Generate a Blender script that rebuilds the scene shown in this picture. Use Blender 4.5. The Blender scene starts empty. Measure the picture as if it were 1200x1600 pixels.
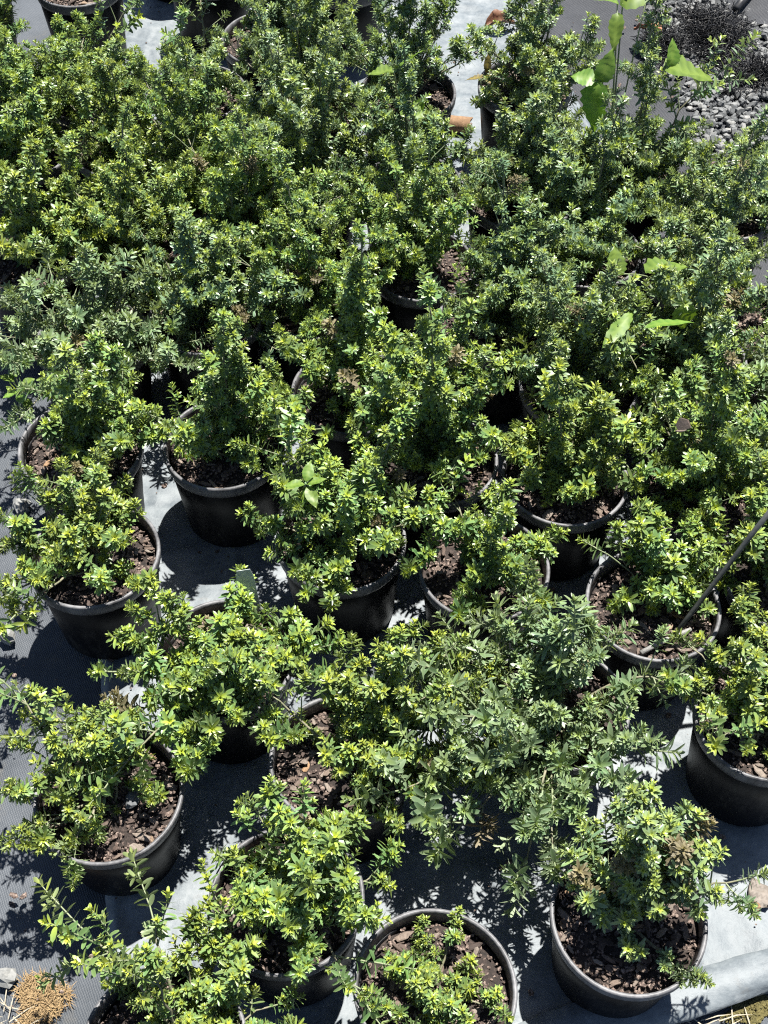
import bpy, math, random
from mathutils import Vector, Matrix, Quaternion, noise

# ------------------------------------------------------------------ camera, sky, sun
scene = bpy.context.scene
COL = scene.collection
cam_data = bpy.data.cameras.new("camera")
cam_data.sensor_fit = 'VERTICAL'
cam_data.sensor_height = 24.0
cam_data.lens = 31.5
cam_data.clip_start = 0.02
cam_data.clip_end = 200.0
cam = bpy.data.objects.new("camera", cam_data)
COL.objects.link(cam)
cam.location = (0.0, -1.293, 1.835)
cam.rotation_euler = (math.radians(90 - 52), 0, 0)
scene.camera = cam

TO_SUN = Vector((0.16, 0.30, 1.0)).normalized()
world = bpy.data.worlds.new("World")
scene.world = world
world.use_nodes = True
wn = world.node_tree
sky = wn.nodes.new("ShaderNodeTexSky")
sky.sky_type = 'NISHITA'
sky.sun_disc = False
sky.air_density = 0.75
sky.dust_density = 0.4
sky.sun_elevation = math.asin(TO_SUN.z)
sky.sun_rotation = math.atan2(TO_SUN.x, TO_SUN.y)
bg = wn.nodes["Background"]
bg.inputs[1].default_value = 0.05
wn.links.new(sky.outputs[0], bg.inputs[0])

sun_data = bpy.data.lights.new("sun", 'SUN')
sun_data.energy = 5.0
sun_data.angle = math.radians(0.53)
sun_data.color = (1.0, 0.965, 0.90)
sun = bpy.data.objects.new("sun", sun_data)
COL.objects.link(sun)
sun.rotation_mode = 'QUATERNION'
sun.rotation_quaternion = TO_SUN.to_track_quat('Z', 'Y')
sun.location = (1, 2, 6)

vs = scene.view_settings
vs.view_transform = 'Standard'
vs.look = 'None'
vs.exposure = 1.5
vs.gamma = 1.0
vs.use_curve_mapping = False
scene.cycles.max_bounces = 4
scene.cycles.diffuse_bounces = 1
scene.cycles.glossy_bounces = 2
scene.cycles.transmission_bounces = 2
scene.cycles.use_adaptive_sampling = True
scene.cycles.adaptive_threshold = 0.02
scene.cycles.transparent_max_bounces = 4
scene.cycles.use_denoising = False
scene.cycles.filter_width = 1.15

R = random.Random(7)

# ------------------------------------------------------------------ helpers
def new_mesh(name, verts, faces, mats, smooth=True, mat_index=None, data=None):
    me = bpy.data.meshes.new(name)
    me.from_pydata([tuple(v) for v in verts], [], faces)
    for m in mats:
        me.materials.append(m)
    if smooth:
        me.polygons.foreach_set("use_smooth", [True] * len(me.polygons))
    if mat_index:
        me.polygons.foreach_set("material_index", mat_index)
    if data:
        ca = me.color_attributes.new("leafdata", 'FLOAT_COLOR', 'POINT')
        ca.data.foreach_set("color", [c for d in data for c in d])
    me.update()
    return me

def add(name, me, parent=None, matrix=None):
    o = bpy.data.objects.new(name, me)
    COL.objects.link(o)
    if parent is not None:
        o.parent = parent
    if matrix is not None:
        o.matrix_basis = matrix
    return o

def empty(name, loc, label, cat, group=None):
    o = bpy.data.objects.new(name, None)
    COL.objects.link(o)
    o.location = loc
    o.empty_display_size = 0.02
    tag(o, label, cat, group)
    return o

def tag(o, label=None, cat=None, group=None, kind=None):
    if label: o["label"] = label
    if cat: o["category"] = cat
    if group: o["group"] = group
    if kind: o["kind"] = kind
    return o

def frame_from(d):
    d = d.normalized()
    a = Vector((0, 0, 1)) if abs(d.z) < 0.9 else Vector((1, 0, 0))
    u = d.cross(a).normalized()
    return u, d.cross(u).normalized()

def tube(verts, faces, pts, radii, n=6, cap=True):
    base = len(verts)
    u = None
    for i, p in enumerate(pts):
        a = pts[max(i - 1, 0)]; b = pts[min(i + 1, len(pts) - 1)]
        d = (b - a).normalized()
        if u is None:
            u, v = frame_from(d)
        else:
            u = (u - d * u.dot(d)).normalized(); v = d.cross(u)
        for k in range(n):
            t = 2 * math.pi * k / n
            verts.append(p + (u * math.cos(t) + v * math.sin(t)) * radii[i])
    for i in range(len(pts) - 1):
        for k in range(n):
            a = base + i * n + k; b = base + i * n + (k + 1) % n
            faces.append((a, b, b + n, a + n))
    if cap:
        faces.append(tuple(base + k for k in range(n))[::-1])
        faces.append(tuple(base + (len(pts) - 1) * n + k for k in range(n)))

def lathe(profile, seg, closed=False):
    verts, faces = [], []
    for (r, z) in profile:
        for k in range(seg):
            t = 2 * math.pi * k / seg
            verts.append((r * math.cos(t), r * math.sin(t), z))
    m = len(profile)
    for i in range(m if closed else m - 1):
        j = (i + 1) % m
        for k in range(seg):
            k2 = (k + 1) % seg
            faces.append((i * seg + k, i * seg + k2, j * seg + k2, j * seg + k))
    return verts, faces

# ------------------------------------------------------------------ materials
def mat_new(name):
    m = bpy.data.materials.new(name)
    m.use_nodes = True
    nt = m.node_tree
    b = nt.nodes["Principled BSDF"]
    return m, nt, b

def N(nt, t, **kw):
    n = nt.nodes.new(t)
    for k, v in kw.items():
        setattr(n, k, v)
    return n

def ramp(nt, fac, stops):
    r = N(nt, "ShaderNodeValToRGB")
    e = r.color_ramp.elements
    while len(e) < len(stops):
        e.new(0.5)
    for el, (p, c) in zip(e, stops):
        el.position = p
        el.color = (*c, 1) if len(c) == 3 else c
    nt.links.new(fac, r.inputs[0])
    return r.outputs[0]

def mixc(nt, fac, a, b, mode='MIX'):
    m = N(nt, "ShaderNodeMix", data_type='RGBA', blend_type=mode)
    for s, v in ((0, fac), (6, a), (7, b)):
        if hasattr(v, "is_linked"):
            nt.links.new(v, m.inputs[s])
        else:
            m.inputs[s].default_value = v if s == 0 else (*v, 1)
    return m.outputs[2]

def tex_noise(nt, scale, detail=4, rough=0.55, coord='Object', vec=None):
    n = N(nt, "ShaderNodeTexNoise")
    n.inputs["Scale"].default_value = scale
    n.inputs["Detail"].default_value = detail
    n.inputs["Roughness"].default_value = rough
    if vec is None:
        vec = N(nt, "ShaderNodeTexCoord").outputs[coord]
    nt.links.new(vec, n.inputs["Vector"])
    return n.outputs["Fac"]

def math_n(nt, op, a, b=None):
    m = N(nt, "ShaderNodeMath", operation=op)
    for i, v in enumerate((a, b)):
        if v is None: continue
        if hasattr(v, "is_linked"): nt.links.new(v, m.inputs[i])
        else: m.inputs[i].default_value = v
    return m.outputs[0]

def bump(nt, b, height, strength=0.5, dist=0.002):
    n = N(nt, "ShaderNodeBump")
    n.inputs["Strength"].default_value = strength
    n.inputs["Distance"].default_value = dist
    nt.links.new(height, n.inputs["Height"])
    nt.links.new(n.outputs[0], b.inputs["Normal"])

def leaf_material(name, dark, light, young, under, rough=0.42, transl=0.22, spec=0.5, margin=0.4):
    m, nt, b = mat_new(name)
    at = N(nt, "ShaderNodeAttribute", attribute_name="leafdata")
    sep = N(nt, "ShaderNodeSeparateColor")
    nt.links.new(at.outputs["Color"], sep.inputs[0])
    base = mixc(nt, sep.outputs[1], dark, light)
    info = N(nt, "ShaderNodeObjectInfo")
    hs = N(nt, "ShaderNodeHueSaturation")
    v = math_n(nt, 'MULTIPLY_ADD', info.outputs["Random"], 0.45)
    v.node.inputs[2].default_value = 0.78
    nt.links.new(v, hs.inputs["Value"])
    h = math_n(nt, 'MULTIPLY_ADD', info.outputs["Random"], 0.03)
    h.node.inputs[2].default_value = 0.487
    nt.links.new(h, hs.inputs["Hue"])
    nt.links.new(base, hs.inputs["Color"])
    withyoung = mixc(nt, sep.outputs[0], hs.outputs[0], young)
    mg = math_n(nt, 'MULTIPLY', math_n(nt, 'POWER', at.outputs["Alpha"], 2.0), margin)
    mg = math_n(nt, 'MULTIPLY', mg, math_n(nt, 'SUBTRACT', 1.0, sep.outputs[0]))
    withyoung = mixc(nt, mg, withyoung, under)
    geo = N(nt, "ShaderNodeNewGeometry")
    ub = mixc(nt, 0.7, withyoung, under)
    col = mixc(nt, geo.outputs["Backfacing"], withyoung, ub)
    nt.links.new(col, b.inputs["Base Color"])
    b.inputs["Roughness"].default_value = rough
    b.inputs["Specular IOR Level"].default_value = spec
    tr = N(nt, "ShaderNodeBsdfTranslucent")
    tc = mixc(nt, 1.0, col, (1.25, 1.3, 0.45), 'MULTIPLY')
    nt.links.new(tc, tr.inputs[0])
    mx = N(nt, "ShaderNodeMixShader")
    mx.inputs[0].default_value = transl
    nt.links.new(b.outputs[0], mx.inputs[1])
    nt.links.new(tr.outputs[0], mx.inputs[2])
    nt.links.new(mx.outputs[0], nt.nodes["Material Output"].inputs[0])
    return m

M = {}
M['leaf0'] = leaf_material("leaf_bright", (0.066, 0.140, 0.042), (0.150, 0.240, 0.088), (0.52, 0.60, 0.045), (0.23, 0.29, 0.165), rough=0.36)
M['leaf1'] = leaf_material("leaf_mid", (0.078, 0.140, 0.068), (0.180, 0.252, 0.145), (0.52, 0.60, 0.06), (0.23, 0.285, 0.195), rough=0.34)
M['leaf3'] = leaf_material("leaf_yellowish", (0.072, 0.142, 0.042), (0.165, 0.248, 0.086), (0.56, 0.60, 0.05), (0.22, 0.27, 0.14), rough=0.4)
M['leaf4'] = leaf_material("leaf_bluish", (0.066, 0.134, 0.068), (0.162, 0.242, 0.142), (0.50, 0.60, 0.06), (0.21, 0.27, 0.19), rough=0.34)
M['brown'] = leaf_material("leaf_browned", (0.10, 0.085, 0.045), (0.20, 0.17, 0.10), (0.27, 0.23, 0.10), (0.22, 0.19, 0.13), rough=0.6)
M['leaf2'] = leaf_material("leaf_silver", (0.085, 0.150, 0.070), (0.185, 0.255, 0.138), (0.36, 0.45, 0.10), (0.27, 0.325, 0.215), rough=0.42)
M['weed'] = leaf_material("leaf_weed", (0.07, 0.145, 0.018), (0.14, 0.235, 0.035), (0.24, 0.33, 0.06), (0.15, 0.23, 0.06), rough=0.45, transl=0.35)
M['red'] = leaf_material("leaf_red", (0.055, 0.045, 0.025), (0.09, 0.075, 0.03), (0.4, 0.3, 0.05), (0.12, 0.05, 0.04))

m, nt, b = mat_new("stem"); M['stem'] = m
nt.links.new(ramp(nt, tex_noise(nt, 90), [(0.3, (0.10, 0.105, 0.06)), (0.7, (0.22, 0.20, 0.135))]), b.inputs["Base Color"])
b.inputs["Roughness"].default_value = 0.7
m, nt, b = mat_new("shoot_stem"); M['shootstem'] = m
nt.links.new(ramp(nt, tex_noise(nt, 60), [(0.3, (0.13, 0.17, 0.08)), (0.7, (0.24, 0.26, 0.16))]), b.inputs["Base Color"])
b.inputs["Roughness"].default_value = 0.6

def pot_material(name, dark, dust, lo, hi, rough):
    m, nt, b = mat_new(name)
    tc = N(nt, "ShaderNodeTexCoord")
    mp = N(nt, "ShaderNodeMapping")
    mp.inputs["Scale"].default_value = (1, 1, 0.35)
    nt.links.new(tc.outputs["Object"], mp.inputs[0])
    info = N(nt, "ShaderNodeObjectInfo")
    off = N(nt, "ShaderNodeVectorMath", operation='ADD')
    nt.links.new(mp.outputs[0], off.inputs[0])
    nt.links.new(info.outputs["Location"], off.inputs[1])
    n1 = tex_noise(nt, 28, 6, 0.65, vec=off.outputs[0])
    n2 = tex_noise(nt, 190, 3, 0.6, vec=off.outputs[0])
    s = math_n(nt, 'ADD', math_n(nt, 'MULTIPLY', n1, 0.75), math_n(nt, 'MULTIPLY', n2, 0.25))
    c = ramp(nt, s, [(lo, dark), (hi, dust)])
    nt.links.new(c, b.inputs["Base Color"])
    rr = math_n(nt, 'MULTIPLY_ADD', n1, 0.3); rr.node.inputs[2].default_value = rough
    nt.links.new(rr, b.inputs["Roughness"])
    b.inputs['Specular IOR Level'].default_value = 0.22
    bump(nt, b, n2, 0.15, 0.001)
    return m
M['pot'] = pot_material("pot_plastic", (0.004, 0.004, 0.005), (0.040, 0.038, 0.036), 0.50, 0.70, 0.30)
M['rim'] = pot_material("rim_plastic", (0.035, 0.035, 0.038), (0.17, 0.17, 0.176), 0.36, 0.62, 0.28)

m, nt, b = mat_new("potting_soil"); M['soil'] = m
n1 = tex_noise(nt, 160, 5, 0.7)
nt.links.new(ramp(nt, n1, [(0.35, (0.010, 0.007, 0.006)), (0.55, (0.032, 0.022, 0.018)), (0.75, (0.085, 0.06, 0.05))]), b.inputs["Base Color"])
b.inputs["Roughness"].default_value = 0.9
bump(nt, b, n1, 1.0, 0.004)

def bark_material(name, stops):
    m, nt, b = mat_new(name)
    info = N(nt, "ShaderNodeObjectInfo")
    tc = N(nt, "ShaderNodeTexCoord")
    mp = N(nt, "ShaderNodeMapping"); mp.inputs["Scale"].default_value = (0.35, 1.3, 1)
    nt.links.new(tc.outputs["Object"], mp.inputs[0])
    grain = tex_noise(nt, 420, 4, 0.7, vec=mp.outputs[0])
    c = ramp(nt, info.outputs["Random"], stops)
    g = ramp(nt, grain, [(0.3, (0.55, 0.52, 0.5)), (0.7, (1.3, 1.27, 1.25))])
    nt.links.new(mixc(nt, 1.0, c, g, 'MULTIPLY'), b.inputs["Base Color"])
    b.inputs["Roughness"].default_value = 0.8
    bump(nt, b, grain, 0.7, 0.0015)
    return m
M['bark'] = bark_material("bark", [(0.0, (0.020, 0.014, 0.011)), (0.25, (0.060, 0.041, 0.033)), (0.6, (0.125, 0.095, 0.074)), (0.9, (0.185, 0.160, 0.136)), (1.0, (0.24, 0.15, 0.08))])

m, nt, b = mat_new("crumbs"); M['crumb'] = m
n1 = tex_noise(nt, 300, 2)
nt.links.new(ramp(nt, n1, [(0.35, (0.020, 0.014, 0.011)), (0.5, (0.085, 0.058, 0.047)), (0.66, (0.22, 0.17, 0.14))]), b.inputs["Base Color"])
b.inputs["Roughness"].default_value = 0.9

def weave_material(name, c0, c1, pitch, strength, rough=0.55, patch=None, angle=0.22):
    m, nt, b = mat_new(name)
    tc = N(nt, "ShaderNodeTexCoord")
    mp = N(nt, "ShaderNodeMapping")
    mp.inputs["Rotation"].default_value = (0, 0, angle)
    nt.links.new(tc.outputs["Object"], mp.inputs[0])
    jit = N(nt, "ShaderNodeTexNoise"); jit.inputs["Scale"].default_value = 60
    nt.links.new(mp.outputs[0], jit.inputs["Vector"])
    jm = N(nt, "ShaderNodeVectorMath", operation='SCALE'); jm.inputs[3].default_value = 0.004
    nt.links.new(jit.outputs["Color"], jm.inputs[0])
    ja = N(nt, "ShaderNodeVectorMath", operation='ADD')
    nt.links.new(mp.outputs[0], ja.inputs[0]); nt.links.new(jm.outputs[0], ja.inputs[1])
    sep = N(nt, "ShaderNodeSeparateXYZ"); nt.links.new(ja.outputs[0], sep.inputs[0])
    k = 2 * math.pi / pitch
    sx = math_n(nt, 'SINE', math_n(nt, 'MULTIPLY', sep.outputs[0], k))
    sy = math_n(nt, 'SINE', math_n(nt, 'MULTIPLY', sep.outputs[1], k * 0.8))
    w = math_n(nt, 'MULTIPLY', sx, sy)
    fine = tex_noise(nt, 500, 3, 0.7)
    big = tex_noise(nt, 5, 6, 0.65)
    s = math_n(nt, 'ADD', math_n(nt, 'MULTIPLY', big, 0.8), math_n(nt, 'MULTIPLY', fine, 0.3))
    c = ramp(nt, s, [(0.4, c0), (0.68, c1)])
    b.inputs['Specular IOR Level'].default_value = 0.3
    wr = ramp(nt, math_n(nt, 'MULTIPLY_ADD', w, 0.5), [(0.0, (0.82, 0.82, 0.83)), (1.0, (1.15, 1.15, 1.15))])
    wr.node.inputs[0].links[0].from_node.inputs[2].default_value = 0.5
    c = mixc(nt, 1.0, c, wr, 'MULTIPLY')
    if patch:
        pz = tex_noise(nt, 9, 6, 0.7)
        pf = ramp(nt, pz, [(0.58, (0, 0, 0)), (0.72, (1, 1, 1))])
        c = mixc(nt, pf, c, patch)
    nt.links.new(c, b.inputs["Base Color"])
    b.inputs["Roughness"].default_value = rough
    bump(nt, b, math_n(nt, 'ADD', w, math_n(nt, 'MULTIPLY', fine, 1.5)), strength, 0.0012)
    return m
M['mat'] = weave_material("weed_mat", (0.030, 0.036, 0.043), (0.066, 0.074, 0.085), 0.0040, 0.4, patch=(0.075, 0.073, 0.068))
M['matdark'] = weave_material("weed_mat_dark", (0.012, 0.013, 0.016), (0.030, 0.032, 0.037), 0.0040, 0.35, angle=-0.3)

m, nt, b = mat_new("grey_plastic"); M['sheet'] = m
n1 = tex_noise(nt, 7, 8, 0.7); n2 = tex_noise(nt, 55, 6, 0.7); n3 = tex_noise(nt, 240, 3)
s = math_n(nt, 'ADD', math_n(nt, 'MULTIPLY', n1, 0.55), math_n(nt, 'MULTIPLY', n2, 0.45))
c = ramp(nt, s, [(0.34, (0.070, 0.084, 0.097)), (0.5, (0.132, 0.150, 0.162)), (0.64, (0.195, 0.211, 0.220))])
dirt = ramp(nt, tex_noise(nt, 16, 8, 0.75), [(0.60, (0, 0, 0)), (0.75, (0.75, 0.75, 0.75))])
c = mixc(nt, dirt, c, (0.10, 0.095, 0.087))
spk = ramp(nt, n3, [(0.70, (0, 0, 0)), (0.76, (0.8, 0.8, 0.8))])
c = mixc(nt, spk, c, (0.05, 0.046, 0.042))
nt.links.new(c, b.inputs["Base Color"])
b.inputs['Specular IOR Level'].default_value = 0.28
rr = math_n(nt, 'MULTIPLY_ADD', n2, 0.3); rr.node.inputs[2].default_value = 0.36
nt.links.new(rr, b.inputs["Roughness"])
vo = N(nt, "ShaderNodeTexVoronoi", feature='DISTANCE_TO_EDGE'); vo.inputs["Scale"].default_value = 9
wv = N(nt, "ShaderNodeTexCoord"); wn_ = N(nt, "ShaderNodeTexNoise"); wn_.inputs["Scale"].default_value = 6; wn_.inputs["Detail"].default_value = 3
nt.links.new(wv.outputs["Object"], wn_.inputs["Vector"])
wmx = N(nt, "ShaderNodeMix", data_type='VECTOR'); wmx.inputs[0].default_value = 0.22
nt.links.new(wv.outputs["Object"], wmx.inputs[4]); nt.links.new(wn_.outputs["Color"], wmx.inputs[5])
nt.links.new(wmx.outputs[1], vo.inputs["Vector"])
cre = ramp(nt, vo.outputs["Distance"], [(0.0, (1, 1, 1)), (0.045, (0, 0, 0))])
hh = math_n(nt, 'ADD', s, math_n(nt, 'MULTIPLY', cre, 0.05))
bump(nt, b, hh, 0.35, 0.007)

def flat_material(name, c0, c1, scale=60, rough=0.7, bs=0.4, objrand=False):
    m, nt, b = mat_new(name)
    n1 = tex_noise(nt, scale, 5, 0.65)
    c = ramp(nt, n1, [(0.3, c0), (0.7, c1)])
    if objrand:
        pass
    nt.links.new(c, b.inputs["Base Color"])
    b.inputs["Roughness"].default_value = rough
    bump(nt, b, n1, bs, 0.002)
    return m
M['stone'] = flat_material("stone", (0.116, 0.119, 0.116), (0.244, 0.244, 0.232), 90, 0.8)
M['fibre'] = flat_material("black_fibre", (0.006, 0.006, 0.007), (0.020, 0.020, 0.022), 200, 0.45, 0.2)
M['drygrass'] = flat_material("dry_grass", (0.174, 0.110, 0.049), (0.290, 0.203, 0.099), 120, 0.8, 0.1)
M['straw'] = flat_material("straw", (0.232, 0.197, 0.139), (0.336, 0.302, 0.232), 120, 0.7, 0.1)
M['brownleaf'] = flat_material("dead_leaf", (0.116, 0.049, 0.026), (0.220, 0.110, 0.061), 70, 0.6, 0.6)
M['orangeleaf'] = flat_material("dead_leaf_orange", (0.209, 0.070, 0.032), (0.319, 0.139, 0.070), 70, 0.6, 0.5)
M['cork'] = flat_material("cork_bark", (0.128, 0.070, 0.035), (0.244, 0.151, 0.081), 110, 0.85, 0.8)
M['stake'] = flat_material("stake", (0.032, 0.035, 0.035), (0.064, 0.067, 0.065), 80, 0.5, 0.3)
M['stick'] = flat_material("pale_stick", (0.151, 0.151, 0.145), (0.255, 0.249, 0.238), 150, 0.6, 0.4)
M['moss'] = flat_material("moss", (0.049, 0.043, 0.012), (0.128, 0.107, 0.032), 200, 0.9, 0.8)
M['moth'] = flat_material("moth_wing", (0.116, 0.084, 0.067), (0.180, 0.139, 0.116), 300, 0.8, 0.2)
M['darkpipe'] = flat_material("black_pipe", (0.012, 0.012, 0.013), (0.041, 0.041, 0.043), 60, 0.4, 0.2)

m, nt, b = mat_new("gravel_stone"); M['gravel'] = m
at = N(nt, "ShaderNodeAttribute", attribute_name="leafdata")
sep = N(nt, "ShaderNodeSeparateColor"); nt.links.new(at.outputs["Color"], sep.inputs[0])
c = ramp(nt, sep.outputs[0], [(0.0, (0.05, 0.054, 0.056)), (0.5, (0.11, 0.114, 0.116)), (0.9, (0.175, 0.178, 0.174)), (1.0, (0.22, 0.217, 0.205))])
g = ramp(nt, tex_noise(nt, 260, 4), [(0.3, (0.75, 0.75, 0.75)), (0.7, (1.15, 1.15, 1.15))])
nt.links.new(mixc(nt, 1.0, c, g, 'MULTIPLY'), b.inputs["Base Color"])
b.inputs["Roughness"].default_value = 0.85

m, nt, b = mat_new("tag_plastic"); M['tag'] = m
b.inputs["Base Color"].default_value = (0.36, 0.42, 0.40, 1)
nt.links.new(ramp(nt, tex_noise(nt, 120, 5), [(0.3, (0.30, 0.335, 0.325)), (0.7, (0.40, 0.43, 0.415))]), b.inputs["Base Color"])
b.inputs["Roughness"].default_value = 0.45
m, nt, b = mat_new("ink"); M['ink'] = m
b.inputs["Base Color"].default_value = (0.06, 0.075, 0.075, 1)

# ------------------------------------------------------------------ setting
def grid_sheet(corners, nu, nv, zf):
    (a, b_, c, d) = [Vector((*p, 0)) for p in corners]      # a=BL b=BR c=TR d=TL
    verts, faces = [], []
    for j in range(nv + 1):
        v = j / nv
        for i in range(nu + 1):
            u = i / nu
            p = (a * (1 - u) + b_ * u) * (1 - v) + (d * (1 - u) + c * u) * v
            q = zf(p, u, v)
            verts.append(q if isinstance(q, Vector) else Vector((p.x, p.y, q)))
    for j in range(nv):
        for i in range(nu):
            k = j * (nu + 1) + i
            faces.append((k, k + 1, k + nu + 2, k + nu + 1))
    return verts, faces

v, f = [], []
xs = [-40, -10, -3] + [-1.2 + 0.1 * i for i in range(25)] + [3, 10, 40]
ys = [-40, -10, -3] + [-1.2 + 0.1 * i for i in range(37)] + [4, 10, 40]
for y in ys:
    for x in xs:
        v.append((x, y, -0.006 + 0.004 * noise.noise(Vector((x * 3, y * 3, 1)))))
for j in range(len(ys) - 1):
    for i in range(len(xs) - 1):
        k = j * len(xs) + i
        f.append((k, k + 1, k + len(xs) + 1, k + len(xs)))
ground = add("ground", new_mesh("ground", v, f, [M['mat']]))
tag(ground, "grey woven weed mat covering the ground beside the pots", kind="structure")

def zdark(p, u, v_):
    return 0.003 + 0.004 * noise.noise(p * 6) + 0.006 * max(0, noise.noise(Vector((p.x * 9 + p.y * 6, p.y * 3 - p.x * 3, 5))))
v, f = grid_sheet([(0.55, -0.62), (1.9, -0.25), (1.6, 3.2), (0.05, 3.2)], 60, 120, zdark)
dm = add("ground_mat", new_mesh("ground_mat", v, f, [M['matdark']]))
tag(dm, "darker charcoal weed mat along the gravel", kind="structure")

# pale plastic sheet under the pots
SB = [(-0.337, -0.905), (0.885, -0.545), (0.16, 2.5), (-0.86, 2.5)]
RF = random.Random(41)
FOLDS = []
for i in range(46):
    ax, ay = RF.uniform(-.6, .8), RF.uniform(-.85, 1.9); an = RF.choice((0.25, 0.3, 1.8, 2.6)) + RF.gauss(0, .3); ln = RF.uniform(.08, .35)
    FOLDS.append((ax, ay, ax + ln * math.cos(an), ay + ln * math.sin(an), RF.uniform(.002, .006)))
def zsheet(p, u, v_):
    z = 0.0095 + 0.004 * noise.noise(p * 5.0)
    r1 = 1 - abs(noise.noise(Vector((p.x * 4 + p.y * 1.5, p.y * 3.2 - p.x, 3.3))))
    z += 0.0035 * max(0, r1 - 0.86) / 0.14
    r2 = 1 - abs(noise.noise(Vector((p.x * 2.2 - p.y * 5.5, p.y * 2.0 + p.x * 3, 8.1))))
    z += 0.0025 * max(0, r2 - 0.9) / 0.1
    for (ax, ay, bx, by, hh) in FOLDS:
        d = Vector((bx - ax, by - ay)); q = Vector((p.x - ax, p.y - ay))
        t = q.dot(d) / d.length_squared
        if 0 < t < 1:
            dist = abs(q.x * d.y - q.y * d.x) / d.length + 0.003 * noise.noise(p * 14)
            w = 0.011
            if dist < w: z += hh * (1 - abs(dist) / w) * math.sin(math.pi * t)
    z += 0.004 * noise.noise(p * 18.0) + 0.002 * noise.noise(p * 45.0)
    e = min(u, 1 - u) * 1.15
    if e < 0.022:
        z += 0.007 * math.sin(math.pi * min(1, e / 0.022)) - 0.005 * (1 - e / 0.022)
    wob = 0.012 * noise.noise(Vector((p.y * 3.1, u * 2, 7))) + 0.004 * noise.noise(Vector((p.y * 14, u * 2, 9)))
    return Vector((p.x + wob, p.y, max(z, 0.004)))
v, f = grid_sheet(SB, 190, 420, zsheet)
sheet = add("plastic_sheet", new_mesh("plastic_sheet", v, f, [M['sheet']]))
tag(sheet, "wrinkled pale grey plastic sheet spread under the rows of pots", "plastic sheet")
# rolled front hem of the sheet
def hem():
    vs_, fs_ = [], []
    A = Vector((-0.337, -0.912, 0.014)); B = Vector((0.885, -0.552, 0.014))
    n = 70; m_ = 14
    for i in range(n + 1):
        t = i / n
        c = A.lerp(B, t) + Vector((0, 0.006 * noise.noise(Vector((t * 7, 0, 2))), 0))
        rad_y = 0.030 + 0.006 * noise.noise(Vector((t * 6, 4, 0)))
        rad_z = 0.0135 + 0.006 * noise.noise(Vector((t * 8, 9, 0)))
        for k in range(m_ + 1):
            a = math.pi * (-0.25 + 1.12 * k / m_) + math.pi
            rr = 1 + 0.16 * noise.noise(Vector((t * 16 + k * 0.35, k * 0.4, 1))) + 0.08 * noise.noise(Vector((t * 50 - k * 0.5, k * 0.9, 4)))
            y = math.cos(a) * rad_y * rr
            z = -math.sin(a) * rad_z * rr
            vs_.append(c + Vector((-0.28 * y, 0.96 * y, z + 0.002)))
    for i in range(n):
        for k in range(m_):
            q = i * (m_ + 1) + k
            fs_.append((q, q + 1, q + m_ + 2, q + m_ + 1))
    return vs_, fs_
v, f = hem()
add("rolled_edge", new_mesh("rolled_edge", v, f, [M['sheet']]), sheet)

# ------------------------------------------------------------------ leafy shoots (shared meshes)
class Buf:
    def __init__(s):
        s.v, s.f, s.mi, s.d = [], [], [], []

LEAF_T = (0.0, 0.22, 0.56, 0.86, 1.0)
LEAF_W = (0.13, 0.41, 0.51, 0.37, 0.0)
def add_leaf(B, o, d, n, L, W, young, rnd, curl, fold):
    s = d.cross(n).normalized()
    base = len(B.v)
    for i, (t, w) in enumerate(zip(LEAF_T, LEAF_W)):
        p = o + d * (L * t) - n * (curl * L * t * t)
        yv = min(1, max(0, young * (1.3 - 1.05 * t)))
        dat = (yv, rnd, t, 1); datm = (yv, rnd * 0.8, t, 0)
        if i < 4:
            hw = w * W
            B.v += [p - s * hw + n * (fold * hw), p, p + s * hw + n * (fold * hw)]
            B.d += [dat, datm, dat]
        else:
            B.v.append(p); B.d.append(dat)
    for i in range(3):
        k = base + i * 3
        B.f += [(k, k + 1, k + 4, k + 3), (k + 1, k + 2, k + 5, k + 4)]
    k = base + 9
    B.f += [(k, k + 1, k + 3), (k + 1, k + 2, k + 3)]
    B.mi += [0] * 8

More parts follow.
